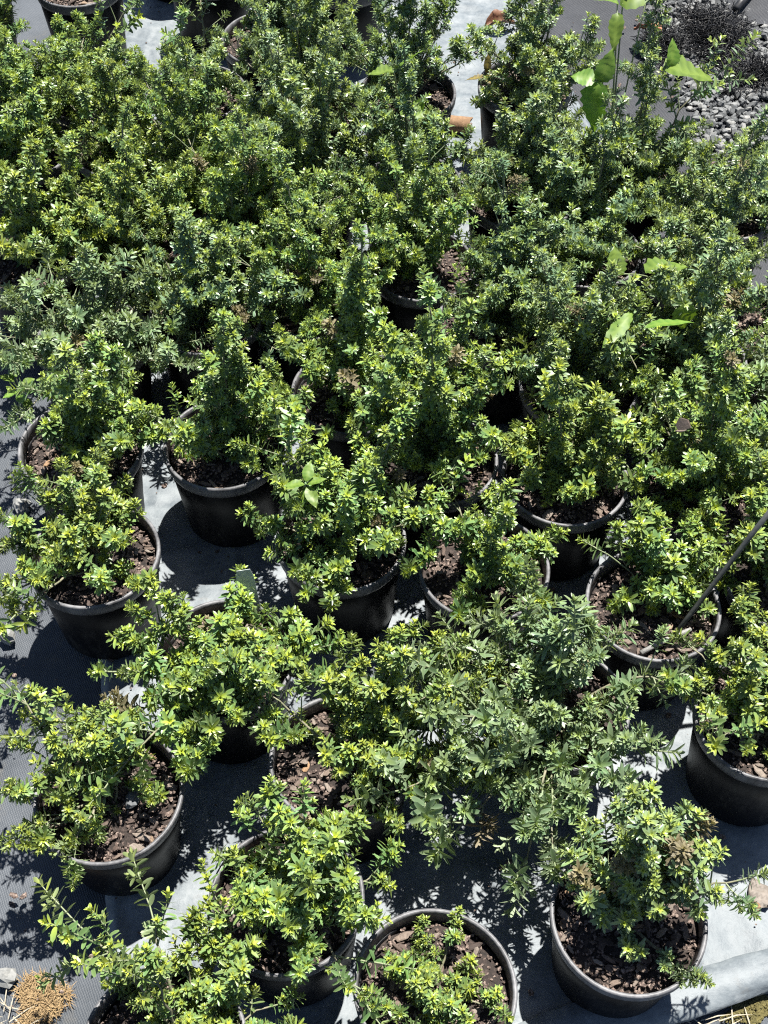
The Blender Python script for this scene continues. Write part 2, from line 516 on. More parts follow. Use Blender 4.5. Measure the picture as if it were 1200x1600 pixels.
def grow(B, rng, o, d, length, leafL, whorl, spacing, youngness, wide, side=0.0, lvl=0, open_=1.0, base_bare=0.1):
    bend = Vector((rng.uniform(-1, 1), rng.uniform(-1, 1), 0.4)) * 0.25
    nodes = max(3, int(length / spacing))
    pts = [o.copy()]; dirs = [d.copy()]
    dd = d.copy()
    for i in range(nodes):
        # internodes shorten towards the tip
        k = (nodes - i) / nodes
        stp = spacing * (0.45 + 0.75 * k)
        dd = (dd + bend * 0.06 + Vector((rng.gauss(0, .05), rng.gauss(0, .05), rng.gauss(0, .05)))).normalized()
        pts.append(pts[-1] + dd * stp); dirs.append(dd.copy())
    r0 = 0.0013 if lvl == 0 else 0.0009
    nf = len(B.f)
    tube(B.v, B.f, pts, [r0 * (1 - 0.55 * i / nodes) for i in range(nodes + 1)], 5, False)
    B.mi += [1] * (len(B.f) - nf)
    B.d += [(0, 0.5, 0, 0)] * (len(B.v) - len(B.d))
    phase = rng.uniform(0, 6.28)
    for i in range(1, nodes + 1):
        fromtip = nodes - i
        if i / nodes < base_bare: continue
        u, v_ = frame_from(dirs[i])
        nl = whorl
        phase += math.pi / whorl + rng.gauss(0, 0.12)
        yg = max(0.0, 1 - fromtip / 3.8) ** 1.35 * youngness
        ang0 = min(72, 36 + fromtip * 14) * open_
        size = min(1.0, 0.58 + 0.20 * fromtip) * rng.uniform(0.88, 1.08)
        if i < nodes * 0.25: size *= 0.8
        for k in range(nl):
            a = phase + 2 * math.pi * k / nl + rng.gauss(0, 0.13)
            rad = u * math.cos(a) + v_ * math.sin(a)
            ang = math.radians(ang0 + rng.gauss(0, 8))
            ld = dirs[i] * math.cos(ang) + rad * math.sin(ang)
            ln = dirs[i] * math.sin(ang) - rad * math.cos(ang)
            # twist the blade a little about its own axis
            q = Quaternion(ld, rng.gauss(0, 0.25))
            ln = q @ ln
            L = leafL * size * rng.uniform(0.85, 1.15)
            add_leaf(B, pts[i], ld, ln, L, L * wide * rng.uniform(0.88, 1.15), yg, rng.random(), rng.uniform(-0.02, 0.26), rng.uniform(0.1, 0.4))
        if lvl == 0 and fromtip > 2 and rng.random() < side:
            a = rng.uniform(0, 6.28)
            rad = u * math.cos(a) + v_ * math.sin(a)
            sd = (dirs[i] * 0.75 + rad * 0.8).normalized()
            grow(B, rng, pts[i], sd, rng.uniform(0.012, 0.026), leafL * 0.78, whorl, spacing * 0.62, youngness * 0.95, wide, 0, 1, open_, 0.0)
    # central bud of very small young leaves
    u, v_ = frame_from(dirs[-1])
    for k in range(5):
        a = phase + k * 2.4
        rad = u * math.cos(a) + v_ * math.sin(a)
        ang = math.radians(rng.uniform(14, 48))
        ld = dirs[-1] * math.cos(ang) + rad * math.sin(ang)
        ln = dirs[-1] * math.sin(ang) - rad * math.cos(ang)
        L = leafL * rng.uniform(0.30, 0.48)
        add_leaf(B, pts[-1] + dirs[-1] * 0.0006, ld, ln, L, L * 0.42, min(1, youngness * 1.1), rng.random(), 0.0, 0.5)

def shoot_mesh(seed, length, leafL, whorl, spacing, young, wide, side, open_=1.0, bare=0.1):
    rng = random.Random(seed)
    B = Buf()
    grow(B, rng, Vector((0, 0, 0)), Vector((0, 0, 1)), length, leafL, whorl, spacing, young, wide, side, 0, open_, bare)
    return new_mesh("leafy_shoot", B.v, B.f, [M['leaf0'], M['shootstem']], True, B.mi, B.d)

SHOOTS = {'bushy': [], 'fine': [], 'grey': [], 'long': [], 'twiggy': []}
for i in range(10):
    SHOOTS['bushy'].append(shoot_mesh(100 + i, R.uniform(0.036, 0.066), R.uniform(0.0145, 0.0185), 4, 0.0060, R.uniform(0.65, 1.0), 0.275, 0.6))
    SHOOTS['fine'].append(shoot_mesh(200 + i, R.uniform(0.044, 0.080), R.uniform(0.0125, 0.0160), 4, 0.0054, R.uniform(0.6, 1.0), 0.245, 0.6, 0.97))
for i in range(8):
    SHOOTS['grey'].append(shoot_mesh(300 + i, R.uniform(0.045, 0.085), R.uniform(0.0175, 0.0220), 4 if i % 2 else 3, 0.0075, R.uniform(0.35, 0.7), 0.25, 0.5, 0.95))
    SHOOTS['twiggy'].append(shoot_mesh(500 + i, R.uniform(0.06, 0.10), R.uniform(0.014, 0.018), 3 + i % 2, 0.009, R.uniform(0.5, 1.0), 0.30, 0.3, 1.0, R.uniform(0.35, 0.6)))
    SHOOTS['long'].append(shoot_mesh(400 + i, R.uniform(0.085, 0.13), R.uniform(0.018, 0.022), 3, 0.0115, R.uniform(0.8, 1.0), 0.34, 0.25))

# ------------------------------------------------------------------ pots, soil, bark
H = 0.18
RZ = 0.152
wall_prof = [(0.0, 0.003), (0.070, 0.003), (0.074, 0.0), (0.078, 0.001), (0.0805, 0.006), (0.0825, 0.035), (0.0885, 0.100), (0.0938, 0.1575),
             (0.0925, 0.1585), (0.0915, 0.150), (0.088, 0.12), (0.0, 0.118)]
v, f = lathe(wall_prof, 56)
POT = new_mesh("pot", v, f, [M['pot']])
rim_prof = [(0.0930, 0.1560), (0.0972, 0.1572), (0.0992, 0.1640), (0.1000, 0.1765), (0.0994, 0.1793), (0.0980, 0.1802), (0.0958, 0.1802),
            (0.0945, 0.1790), (0.0938, 0.1740), (0.0920, 0.1570)]
def rim_mesh(seed):
    rng = random.Random(seed)
    v, f = lathe(rim_prof, 72, True)
    out = []
    ph = rng.uniform(0, 6.28); am = rng.uniform(0.004, 0.018)
    for p in v:
        a = math.atan2(p[1], p[0])
        k = 1 + am * math.cos(2 * a + ph)
        out.append((p[0] * k, p[1] * k, p[2] + 0.0012 * math.cos(a + ph)))
    me = new_mesh("rim", out, f, [M['rim']])
    return me
RIMS = [rim_mesh(i) for i in range(5)]

def soil_mesh(seed):
    rng = random.Random(seed)
    verts = [Vector((0, 0, RZ + 0.008))]; faces = []
    rings, seg = 9, 36
    off = Vector((seed * 3.1, seed * 1.7, 0))
    for i in range(1, rings + 1):
        r = 0.0925 * i / rings
        for k in range(seg):
            a = 2 * math.pi * k / seg
            p = Vector((r * math.cos(a), r * math.sin(a), 0))
            z = RZ + 0.007 * noise.noise(p * 30 + off) + 0.005 * noise.noise(p * 90 + off) + 0.006 * (1 - (i / rings) ** 2)
            if i == rings: z -= 0.004
            verts.append(Vector((p.x, p.y, z)))
    for k in range(seg):
        faces.append((0, 1 + k, 1 + (k + 1) % seg))
    for i in range(rings - 1):
        for k in range(seg):
            a = 1 + i * seg + k; b_ = 1 + i * seg + (k + 1) % seg
            faces.append((a, a + seg, b_ + seg, b_))
    return new_mesh("soil", verts, faces, [M['soil']])
SOILS = [soil_mesh(i) for i in range(6)]

def rock(verts, faces, c, sx, sy, sz, rng, rot=None):
    """irregular chip: two jittered rings and a smaller top"""
    base = len(verts)
    n = rng.choice((5, 6, 7))
    q = Quaternion((0, 0, 1), rng.uniform(0, 6.28))
    if rot: q = Quaternion((rng.uniform(-1, 1), rng.uniform(-1, 1), 0.01), rng.gauss(0, rot)) @ q
    js = [rng.uniform(0.72, 1.12) for _ in range(n)]
    for (zz, kk) in ((-0.5, 0.85), (0.25, 1.0), (0.5, 0.72)):
        for k in range(n):
            a = 2 * math.pi * k / n
            jj = js[k] * kk * rng.uniform(0.92, 1.08)
            verts.append(c + q @ Vector((math.cos(a) * sx * jj, math.sin(a) * sy * jj, zz * sz * rng.uniform(0.8, 1.25))))
    for r_ in range(2):
        for k in range(n):
            a = base + r_ * n + k; b_ = base + r_ * n + (k + 1) % n
            faces.append((a, b_, b_ + n, a + n))
    faces.append(tuple(base + 2 * n + k for k in range(n)))
    faces.append(tuple(base + k for k in range(n))[::-1])

CHIPS = []
for i in range(14):
    rng = random.Random(900 + i)
    v, f = [], []
    rock(v, f, Vector((0, 0, 0)), rng.uniform(0.006, 0.0165), rng.uniform(0.0032, 0.0068), rng.uniform(0.0025, 0.0052), rng)
    CHIPS.append(new_mesh("bark_chip", v, f, [M['bark']], False))
CRUMBS = []
for i in range(4):
    rng = random.Random(950 + i)
    v, f = [], []
    for k in range(650):
        r = 0.089 * math.sqrt(rng.random()); a = rng.uniform(0, 6.28)
        s = rng.uniform(0.0012, 0.0036)
        rock(v, f, Vector((r * math.cos(a), r * math.sin(a), RZ + 0.005 * (1 - (r / .09) ** 2) + rng.uniform(0.001, 0.006))), s * rng.uniform(0.8, 2.0), s, s * 0.7, rng, 0.4)
    CRUMBS.append(new_mesh("soil_crumbs", v, f, [M['crumb']], False))

# ------------------------------------------------------------------ potted shrubs
def bez(a, b_, c, t):
    return a * (1 - t) ** 2 + b_ * (2 * t * (1 - t)) + c * t * t

def place_shoot(rng, me, leafmat, stem, pos, d, scale):
    d = d.normalized()
    q = Vector((0, 0, 1)).rotation_difference(d) @ Quaternion((0, 0, 1), rng.uniform(0, 6.28))
    o = add("leafy_shoot", me, stem, Matrix.LocRotScale(pos, q, Vector((scale,) * 3)))
    sl = o.material_slots[0]
    sl.link = 'OBJECT'
    sl.material = leafmat
    return o

def make_stem(rng, root, a, b_, c, r0, kinds, leafmat, gap, start, up, scale, term='same', spreadk=0.75, dead=0.012):
    pts = [bez(a, b_, c, i / 9) for i in range(10)]
    pts = [p + Vector((rng.gauss(0, .0016), rng.gauss(0, .0016), 0)) for p in pts]
    v, f = [], []
    tube(v, f, pts, [r0 * (1 - 0.6 * i / 9) for i in range(10)], 6)
    st = add("stem", new_mesh("stem", v, f, [M['stem']]), root)
    L = sum((pts[i + 1] - pts[i]).length for i in range(9))
    n = max(2, int(L * (1 - start) / gap))
    ph = rng.uniform(0, 6.28)
    for i in range(n):
        t = start + (0.96 - start) * (i + rng.uniform(0.1, 0.9)) / n
        j = min(8, int(t * 9)); p = pts[j].lerp(pts[j + 1], t * 9 - j)
        tg = (pts[j + 1] - pts[j]).normalized()
        u, w = frame_from(tg)
        ph += 2.4 + rng.gauss(0, 0.4)
        rad = u * math.cos(ph) + w * math.sin(ph)
        d = tg * rng.uniform(0.4, 0.8) + rad * spreadk * rng.uniform(0.7, 1.25) + Vector((0, 0, up))
        me = rng.choice(SHOOTS['twiggy' if rng.random() < 0.12 else rng.choice(kinds)])
        place_shoot(rng, me, M['brown'] if rng.random() < dead else leafmat, st, p, d, scale * rng.uniform(0.78, 1.12) * (0.8 + 0.25 * t))
    me = rng.choice(SHOOTS[kinds[0]])
    tg = (pts[-1] - pts[-2]).normalized()
    place_shoot(rng, me, leafmat, st, pts[-1] - tg * 0.004, tg + Vector((0, 0, up * 0.6)), scale * rng.uniform(0.95, 1.2))
    return st

def potted_shrub(x, y, label, h=0.2, r=0.12, lean=(0, 0), n=12, mat='leaf0', kinds=('bushy',), up=0.45, gap=0.017,
                 chips=30, scale=1.0, tilt=(0, 0), seed=0, extra=(), start=0.28, flat=0.62, lowfrac=0.38, dead=0.012, wide=1.0):
    rng = random.Random(int(seed * 77 + 13))
    if wide:
        if y < 0.0:
            r *= 1.22 * wide; n = int(n * 1.4 * wide)
        else:
            r *= 1.38 * wide; n = int(n * 1.7 * wide); h *= 1.05; start = 0.12
    if mat in ('leaf0', 'leaf1') and rng.random() < 0.4:
        mat = {'leaf0': 'leaf3', 'leaf1': 'leaf4'}[mat]
    up *= 1.5
    scale *= rng.uniform(0.88, 1.1)
    chips = int(chips * 1.8)
    root = empty("potted_shrub", (x, y, 0.011), label, "potted plant", "potted shrubs standing on the plastic sheet")
    root.rotation_euler = (tilt[0] + rng.gauss(0, 0.012), tilt[1] + rng.gauss(0, 0.012), 0)
    pot = add("pot", POT, root, Matrix.Rotation(rng.uniform(0, 6.28), 4, 'Z'))
    add("rim", rng.choice(RIMS), pot)
    rot = Matrix.Rotation(rng.uniform(0, 6.28), 4, 'Z')
    soil = add("soil", rng.choice(SOILS), root, rot)
    cr = add("soil_crumbs", rng.choice(CRUMBS), soil, Matrix.Rotation(rng.uniform(0, 6.28), 4, 'Z'))
    cr["kind"] = "stuff"
    for k in range(chips):
        rr = 0.083 * math.sqrt(rng.random()); a = rng.uniform(0, 6.28)
        q = Quaternion((rng.uniform(-1, 1), rng.uniform(-1, 1), 0.01), rng.gauss(0, 0.3)) @ Quaternion((0, 0, 1), rng.uniform(0, 6.28))
        s = rng.uniform(0.4, 1.1)
        add("bark_chip", rng.choice(CHIPS), soil, Matrix.LocRotScale(Vector((rr * math.cos(a), rr * math.sin(a), RZ + 0.006 * (1 - (rr / .09) ** 2) + rng.uniform(0.002, 0.008))), q, Vector((s, s, s))))
    lx, ly = lean
    base = Vector((rng.gauss(0, 0.008) + lx * 0.15, rng.gauss(0, 0.008) + ly * 0.15, RZ - 0.004))
    off = rng.uniform(0, 6.28)
    for k in range(n):
        rho = math.sqrt((k + 0.4) / n) * rng.uniform(0.82, 1.08)
        a = off + k * 2.39996 + rng.gauss(0, 0.2)
        z = h * (1 - flat * rho * rho) * rng.uniform(0.6, 1.16)
        if rng.random() < lowfrac: z *= rng.uniform(0.2, 0.6)
        end = Vector((lx + r * rho * math.cos(a), ly + r * rho * math.sin(a), RZ + z))
        b0 = base + Vector((rng.gauss(0, 0.009), rng.gauss(0, 0.009), 0))
        ctl = b0.lerp(end, 0.45) + Vector((-(end.x - b0.x) * 0.10, -(end.y - b0.y) * 0.10, z * 0.18)) if up > 0.2 else b0.lerp(end, 0.5) + Vector((0, 0, 0.05 + z * 0.3))
        make_stem(rng, root, b0, ctl, end, rng.uniform(0.0018, 0.0028), kinds, M[mat], gap, start, up, scale, dead=dead)
    if wide:
        for k in range(2 if y < 0.3 else 4):
            a = rng.uniform(0, 6.28)
            if k == 0:            # a leader standing above the crown
                end = Vector((lx + rng.gauss(0, .03), ly + rng.gauss(0, .03), RZ + h * rng.uniform(1.15, 1.4)))
            else:
                rho = r * rng.uniform(1.1, 1.4)
                end = Vector((lx + rho * math.cos(a), ly + rho * math.sin(a), RZ + h * rng.uniform(0.25, 0.95)))
            make_stem(rng, root, base, base.lerp(end, 0.5) + Vector((0, 0, 0.03)), end, 0.0024, ('long' if y < 0.3 and k % 2 else kinds[0],), M[mat], 0.021, 0.3, 0.5, scale * 0.92, dead=dead)
    for (ctl, end, kk) in extra:      # long branches the photograph shows one by one
        make_stem(rng, root, base, Vector(ctl), Vector(end), 0.0026, (kk,), M[mat], 0.024, 0.35, 0.3, scale, spreadk=0.7)
    return root

B_, F_, G_ = ('bushy',), ('fine', 'bushy'), ('grey',)
SHRUBS = [
 # front rows
 dict(x=-.374, y=-.475, h=.12, r=.115, lean=(-.045, .04), n=14, wide=0, chips=60, tilt=(.06, .05), lowfrac=.4,
      extra=[((-.02, -.03, .21), (-.035, -.075, .185), 'bushy'), ((-.05, -.04, .20), (-.10, -.065, .19), 'bushy'), ((-.08, .06, .24), (-.12, .10, .26), 'long')],
      label="sprawling green shrub in the pot nearest the brown dry grass tuft"),
 dict(x=-.263, y=-.816, h=.13, r=.10, lean=(.04, .03), n=12, chips=24, extra=[((-.03, .06, .25), (-.095, .11, .245), 'long'), ((.0, .06, .25), (-.02, .13, .24), 'long')],
      label="shrub cut by the lower edge, one long branch reaching over the mat"),
 dict(x=-.122, y=-.631, wide=.9, h=.13, r=.10, lean=(.015, .012), n=16, chips=36, label="bright dense shrub between the cropped corner pot and the low pot of tiny sprigs"),
 dict(x=.063, y=-.743, h=.035, r=.075, n=14, wide=0, chips=60, gap=.03, lowfrac=.1, scale=.85, flat=.2, label="pot of low tiny green sprigs hardly rising above its bark mulch at the lower edge"),
 dict(x=.309, y=-.646, h=.19, r=.085, lean=(.01, .04), n=17, dead=.14, wide=0, chips=55, mat='leaf1', tilt=(.05, 0), gap=.014,
      extra=[((.07, .01, .24), (.125, .02, .255), 'bushy'), ((.04, -.05, .18), (.05, -.06, .18), 'bushy')],
      label="upright shrub standing next to the rolled hem of the sheet, one sprig reaching sideways"),
 dict(x=.241, y=-.348, h=.145, r=.15, lean=(-.035, -.035), n=19, mat='leaf2', kinds=('grey', 'grey', 'fine'), up=.25, gap=.015, chips=20,
      extra=[((-.03, -.12, .27), (-.055, -.22, .13), 'grey'), ((-.10, .03, .25), (-.15, .055, .22), 'grey'), ((.10, .04, .25), (.15, .01, .22), 'grey')],
      label="largest grey-green spreading shrub, in front of the pot with the leaning stake"),
 dict(x=.530, y=-.373, h=.19, r=.10, lean=(-.01, .03), n=13, chips=40, label="shrub cut by the picture edge, in the shaded pot below the leaning stake"),
 dict(x=-.057, y=-.432, wide=.95, h=.14, r=.125, lean=(.085, .045), n=18, chips=60, lowfrac=.4, label="shrub behind the bright dense front shrub, its curved left rim and mulch showing"),
 dict(x=.394, y=-.180, h=.11, r=.075, lean=(.02, .05), n=14, wide=0, chips=55, lowfrac=.3, label="small sparse shrub in the open pot that holds the dark leaning stake"),
 dict(x=-.230, y=-.271, wide=1.0, h=.115, r=.125, lean=(-.01, -.045), n=20, chips=30, label="rounded low shrub in the pot with the upright pale plant tag"),
 dict(x=-.441, y=-.087, wide=.9, h=.115, r=.105, lean=(-.01, .015), n=13, chips=44, extra=[((-.08, .0, .23), (-.16, -.02, .22), 'bushy'), ((-.06, -.06, .22), (-.11, -.09, .2), 'bushy')],
      label="shrub in front of the leftmost open pot, twigs hanging over the mat"),
 dict(x=-.064, y=-.062, wide=1.0, h=.155, r=.105, lean=(.02, .0), n=17, chips=44, label="shrub with the yellow-green weed shoot growing through it, beside the tagged pot"),
 dict(x=.150, y=-.109, wide=.76, h=.14, r=.105, lean=(.02, .0), n=15, dead=.03, chips=40, label="shrub with one browned sprig in the pot left of the staked pot"),
 # middle rows
 dict(x=.287, y=.065, wide=.82, h=.19, r=.09, lean=(.01, .015), n=12, chips=50, mat='leaf0', label="shrub in the open pot with pale straw on its mulch, left of the resting moth"),
 dict(x=-.492, y=.129, wide=.74, h=.165, r=.085, lean=(.045, .01), n=12, chips=48, label="shrub in the leftmost open pot whose whole rim shows against the mat"),
 dict(x=-.256, y=.132, wide=.86, h=.22, r=.09, lean=(.035, .0), n=14, chips=44, label="tall leafy shrub one pot in from the leftmost open pot"),
 dict(x=-.057, y=.249, wide=.82, h=.235, r=.095, lean=(.0, .0), n=13, chips=44, label="shrub with dark bare mulch and front rim showing near the middle"),
 dict(x=.084, y=.104, h=.26, r=.105, lean=(-.01, .03), n=14, chips=40, label="big yellow-tipped shrub filling the middle, left of the pot with straw"),
 dict(x=.488, y=.038, h=.21, r=.105, lean=(.0, .03), n=15, chips=40, label="broad bright shrub that the brown moth rests on"),
 dict(x=.064, y=.566, wide=.82, h=.2, r=.09, lean=(-.03, .02), n=11, chips=44, kinds=F_, label="shrub behind the middle, one low sprig lying inside its open curved rim"),
 dict(x=.193, y=.411, h=.2, r=.085, lean=(.025, .01), n=12, chips=40, kinds=F_, mat='leaf1', label="shrub in the pot touching the front of the open curved rim behind the middle"),
 dict(x=-.313, y=.435, h=.17, r=.09, lean=(.02, .0), n=11, chips=30, mat='leaf1', label="short greyish shrub between the silver sprawling shrub and the middle rows"),
 dict(x=-.647, y=.587, h=.17, r=.09, lean=(.01, .03), n=12, chips=36, mat='leaf0', label="shrub in the pot at the left picture edge just behind the silver sprawling shrub"),
 dict(x=.706, y=.398, h=.10, r=.07, lean=(.02, .01), n=8, wide=0, chips=50, label="small shrub in a half visible pot on the dark mat at the right picture edge"),
 dict(x=.519, y=.324, h=.2, r=.09, lean=(-.01, .02), n=13, chips=40, mat='leaf1', kinds=F_, label="shrub in the pot whose rim touches the half visible pot on the dark mat"),
 dict(x=.657, y=.149, h=.13, r=.10, lean=(-.02, .02), n=11, chips=40, mat='leaf2', kinds=G_, up=.25, label="silvery shrub at the right picture edge behind the moth"),
 dict(x=.328, y=.262, h=.19, r=.085, lean=(.0, .01), n=12, chips=44, mat='leaf1', kinds=F_, label="shrub directly behind the pot with straw, back rim showing"),
 dict(x=.371, y=.600, h=.2, r=.09, lean=(-.01, .01), n=12, chips=30, mat='leaf1', kinds=F_, label="dark shrub left of the pot with the toothed lime weed leaves"),
 dict(x=.565, y=.543, h=.22, r=.085, lean=(.02, .01), n=11, chips=30, mat='leaf1', kinds=F_, extra=[((.03, .02, .32), (.05, .03, .46), 'fine')],
      label="shrub with one tall upright stem, sharing its pot with toothed lime weed leaves"),
 dict(x=-.114, y=.472, h=.22, r=.09, n=13, chips=36, mat='leaf0', kinds=F_, label="tall shrub directly behind the middle shrub with bare mulch"),
 dict(x=.606, y=-.127, h=.17, r=.09, lean=(-.02, .02), n=12, chips=40, label="shrub at the right picture edge behind the leaning stake"),
 dict(x=-.504, y=.369, h=.12, r=.13, lean=(.02, .0), n=15, chips=20, mat='leaf2', kinds=G_, up=.2, gap=.016, label="silver-leaved sprawling shrub behind the leftmost open pot"),
 # back rows
 dict(x=.046, y=1.088, h=.27, r=.10, lean=(-.01, .02), n=9, chips=40, mat='leaf1', kinds=F_, gap=.022, label="thin shrub with broad weed leaves in it, beside the brown bark roll"),
 dict(x=.293, y=1.110, h=.21, r=.095, lean=(.03, -.02), n=15, lowfrac=.5, chips=24, mat='leaf1', kinds=F_, extra=[((.06, .05, .35), (.06, .06, .47), 'fine')], label="tall shrub at the sheet edge right of the brown bark roll"),
 dict(x=-.400, y=1.556, h=.05, r=.05, n=4, chips=30, wide=0, kinds=F_, label="nearly bare black pot at the top edge, its black front wall showing"),
 dict(x=-.515, y=1.790, h=.05, r=.05, n=4, chips=6, wide=0, kinds=F_, label="shaded black pot half hidden behind the nearly bare pot at the top"),
 dict(x=-.684, y=1.498, h=.06, r=.05, lean=(.0, .03), n=5, wide=0, chips=40, kinds=F_, label="pot with dry mulch and few twigs near the top left corner"),
 dict(x=-.855, y=1.183, h=.26, r=.085, lean=(.03, .05), n=11, chips=40, kinds=F_, label="shrub cut by the left picture edge near the top, mulch showing before it"),
 dict(x=-.93, y=1.46, h=.18, r=.10, n=12, chips=8, kinds=F_, label="shrub filling the very top left corner of the picture"),
 dict(x=-.087, y=1.524, h=.27, r=.10, lean=(-.02, -.01), n=13, chips=10, mat='leaf1', kinds=F_, label="tall dark shrub at the top edge just right of the nearly bare pot"),
 dict(x=-.155, y=1.005, h=.23, r=.10, n=13, chips=30, mat='leaf1', kinds=F_, label="tall shrub left of the thin shrub with broad weed leaves"),
 dict(x=-.608, y=1.095, h=.13, r=.095, lean=(-.02, .0), n=13, chips=30, kinds=F_, extra=[((.08, .03, .33), (.14, .05, .38), 'long')], label="shrub whose twigs cross in front of the pot with dry mulch near the corner"),
 dict(x=-.721, y=.892, h=.22, r=.105, n=13, chips=24, mat='leaf0', kinds=F_, label="shrub at the left picture edge, one row nearer than the edge-cut mulch"),
 dict(x=-.354, y=.794, h=.21, r=.10, lean=(-.02, .0), n=13, chips=30, kinds=F_, label="yellow-tipped shrub behind the short greyish shrub, two pots back"),
 dict(x=-.445, y=.613, h=.20, r=.10, lean=(.0, .01), n=13, chips=30, kinds=F_, label="dense yellow-tipped shrub directly behind the silver sprawling shrub"),
 dict(x=-.148, y=.803, h=.24, r=.105, n=14, chips=14, mat='leaf1', kinds=F_, extra=[((.02, .0, .33), (.03, .0, .45), 'fine')], label="dark upright shrub with a tall single stem, left of its dark twin"),
 dict(x=.053, y=.785, wide=.9, h=.19, r=.105, lean=(-.02, .0), n=15, chips=14, mat='leaf1', kinds=F_, extra=[((-.02, .0, .33), (-.02, .0, .44), 'fine')], label="dark shrub directly in front of the thin shrub with broad weed leaves"),
 dict(x=.255, y=.766, wide=.9, h=.18, r=.10, lean=(.03, .0), n=15, chips=14, mat='leaf1', kinds=F_, label="dense dark shrub in front of the tall shrub at the sheet edge"),
 dict(x=.467, y=.824, h=.17, r=.11, lean=(0, -.03), n=14, lowfrac=.6, chips=20, mat='leaf1', kinds=F_, extra=[((.0, .03, .40), (.005, .05, .55), 'fine'), ((.08, .03, .33), (.14, .05, .36), 'long'), ((.03, .06, .3), (.02, .1, .38), 'fine')],
      label="tall-stemmed shrub entwined with the big-leaved weed"),
 dict(x=.646, y=.729, wide=.78, h=.14, r=.09, n=11, chips=20, mat='leaf1', kinds=F_, label="lower shrub at the gravel side, right of the big-leaved weed"),
 dict(x=-.383, y=1.088, wide=.7, h=.10, r=.09, lean=(.0, -.03), n=12, chips=20, mat='leaf1', kinds=F_, extra=[((.03, .1, .3), (-.02, .2, .36), 'long')], label="shrub in front of the nearly bare black pot, one long twig before the black wall"),
 dict(x=-.248, y=1.284, wide=.75, h=.2, r=.075, lean=(.04, -.02), n=13, chips=12, mat='leaf1', kinds=F_, label="tall shrub right of the nearly bare black pot, one row nearer"),
 dict(x=-.519, y=.912, h=.17, r=.10, n=13, chips=14, kinds=F_, label="bright shrub in front of the shrub whose twigs cross the dry mulch pot"),
 dict(x=-.244, y=.625, h=.21, r=.095, n=13, chips=20, kinds=F_, label="bright shrub left of and behind the tall shrub of the middle column"),
]
for i, s in enumerate(SHRUBS):
    potted_shrub(seed=i + 1, **s)

# ------------------------------------------------------------------ weeds
def broad_leaf_mesh(seed, L, W, teeth=0.12, shape='ovate'):
    rng = random.Random(seed)
    B = Buf()
    n = 12
    for i in range(n + 1):
        t = i / n
        if shape == 'ovate': w = math.sin(math.pi * t ** 0.62) ** 0.85
        elif shape == 'tri': w = max(0, (1 - t) ** 0.8) * min(1, t * 6 + 0.15)
        else: w = math.sin(math.pi * t ** 0.85)
        w = w * W * 0.5 * (1 + (teeth if i % 2 else -teeth) * rng.uniform(0.5, 1.2))
        y = L * t
        z = -0.22 * L * t * t + 0.012 * L * math.sin(t * 9) + (0.018 * W if i % 2 else 0)
        for k in (-1, -0.5, 0, 0.5, 1):
            B.v.append(Vector((k * w, y - abs(k) * 0.06 * L, z + 0.22 * abs(k) * w + 0.03 * W * math.sin(t * 11 + k * 3))))
            B.d.append((0.45 if k == 0 else (0.22 if i % 2 else 0.0), 0.15 + 0.5 * t + 0.3 * (i % 2), t, 0.35 if abs(k) == 1 else 0))
    for i in range(n):
        for k in range(4):
            q = i * 5 + k
            B.f.append((q, q + 1, q + 6, q + 5))
    return new_mesh("leaf", B.v, B.f, [M['weed']], True, None, B.d)

def look(d, roll=0.0, normal=Vector((0, 0, 1))):
    y = d.normalized()
    x = y.cross(normal)
    if x.length < 1e-3: x = Vector((1, 0, 0))
    x.normalize()
    z = x.cross(y)
    return Matrix((x, y, z)).transposed().to_quaternion() @ Quaternion((0, 1, 0), roll)

def weed(base, label, leaves, name="weed", rad=0.0018, mat=None):
    """leaves: (attach point, direction, length, width, shape, roll)"""
    root = empty(name, base, label, "weed", None)
    bv = Vector(base)
    for i, (p, d, L, W, shape, roll) in enumerate(leaves):
        p = Vector(p) - bv
        mid = p * 0.55 + Vector((0, 0, abs(p.z) * 0.12))
        pts = [bez(Vector((0, 0, 0)), mid, p, t / 6) for t in range(7)]
        v, f = [], []
        tube(v, f, pts, [rad * (1 - 0.4 * t / 6) for t in range(7)], 5)
        st = add("stalk", new_mesh("stalk", v, f, [M['shootstem']]), root)
        lf = add("leaf", broad_leaf_mesh(i * 7 + int(L * 1e4), L, W, 0.10 if shape != 'round' else 0.02, shape), st,
                 Matrix.LocRotScale(p, look(Vector(d), roll), None))
        if mat:
            lf.data.materials[0] = mat
    return root

weed((.44, .86, .165), "tall weed with big pale green leaves among the stems near the gravel", [
    ((.380, .771, .425), (-.12, -.45, -.75), .088, .058, 'ovate', .5),
    ((.372, .775, .43), (-.8, .25, .1), .045, .036, 'ovate', -.4),
    ((.384, .775, .43), (.15, .1, .5), .06, .035, 'ovate', .8),
    ((.512, .845, .405), (.95, -.05, -.02), .095, .085, 'ovate', -.15),
    ((.520, .85, .41), (.1, .3, .6), .05, .04, 'ovate', 1.0),
    ((.43, .97, .46), (-.8, .2, .2), .07, .032, 'ovate', .3),
    ((.44, .98, .47), (.1, .6, .5), .07, .04, 'ovate', -.6),
    ((.44, .97, .46), (.8, .1, .4), .09, .045, 'ovate', .5),
    ((.43, .95, .45), (-.1, -.6, -.5), .07, .028, 'ovate', 0.1),
    ((.49, 1.0, .47), (.9, .3, -.1), .05, .04, 'ovate', .2)])
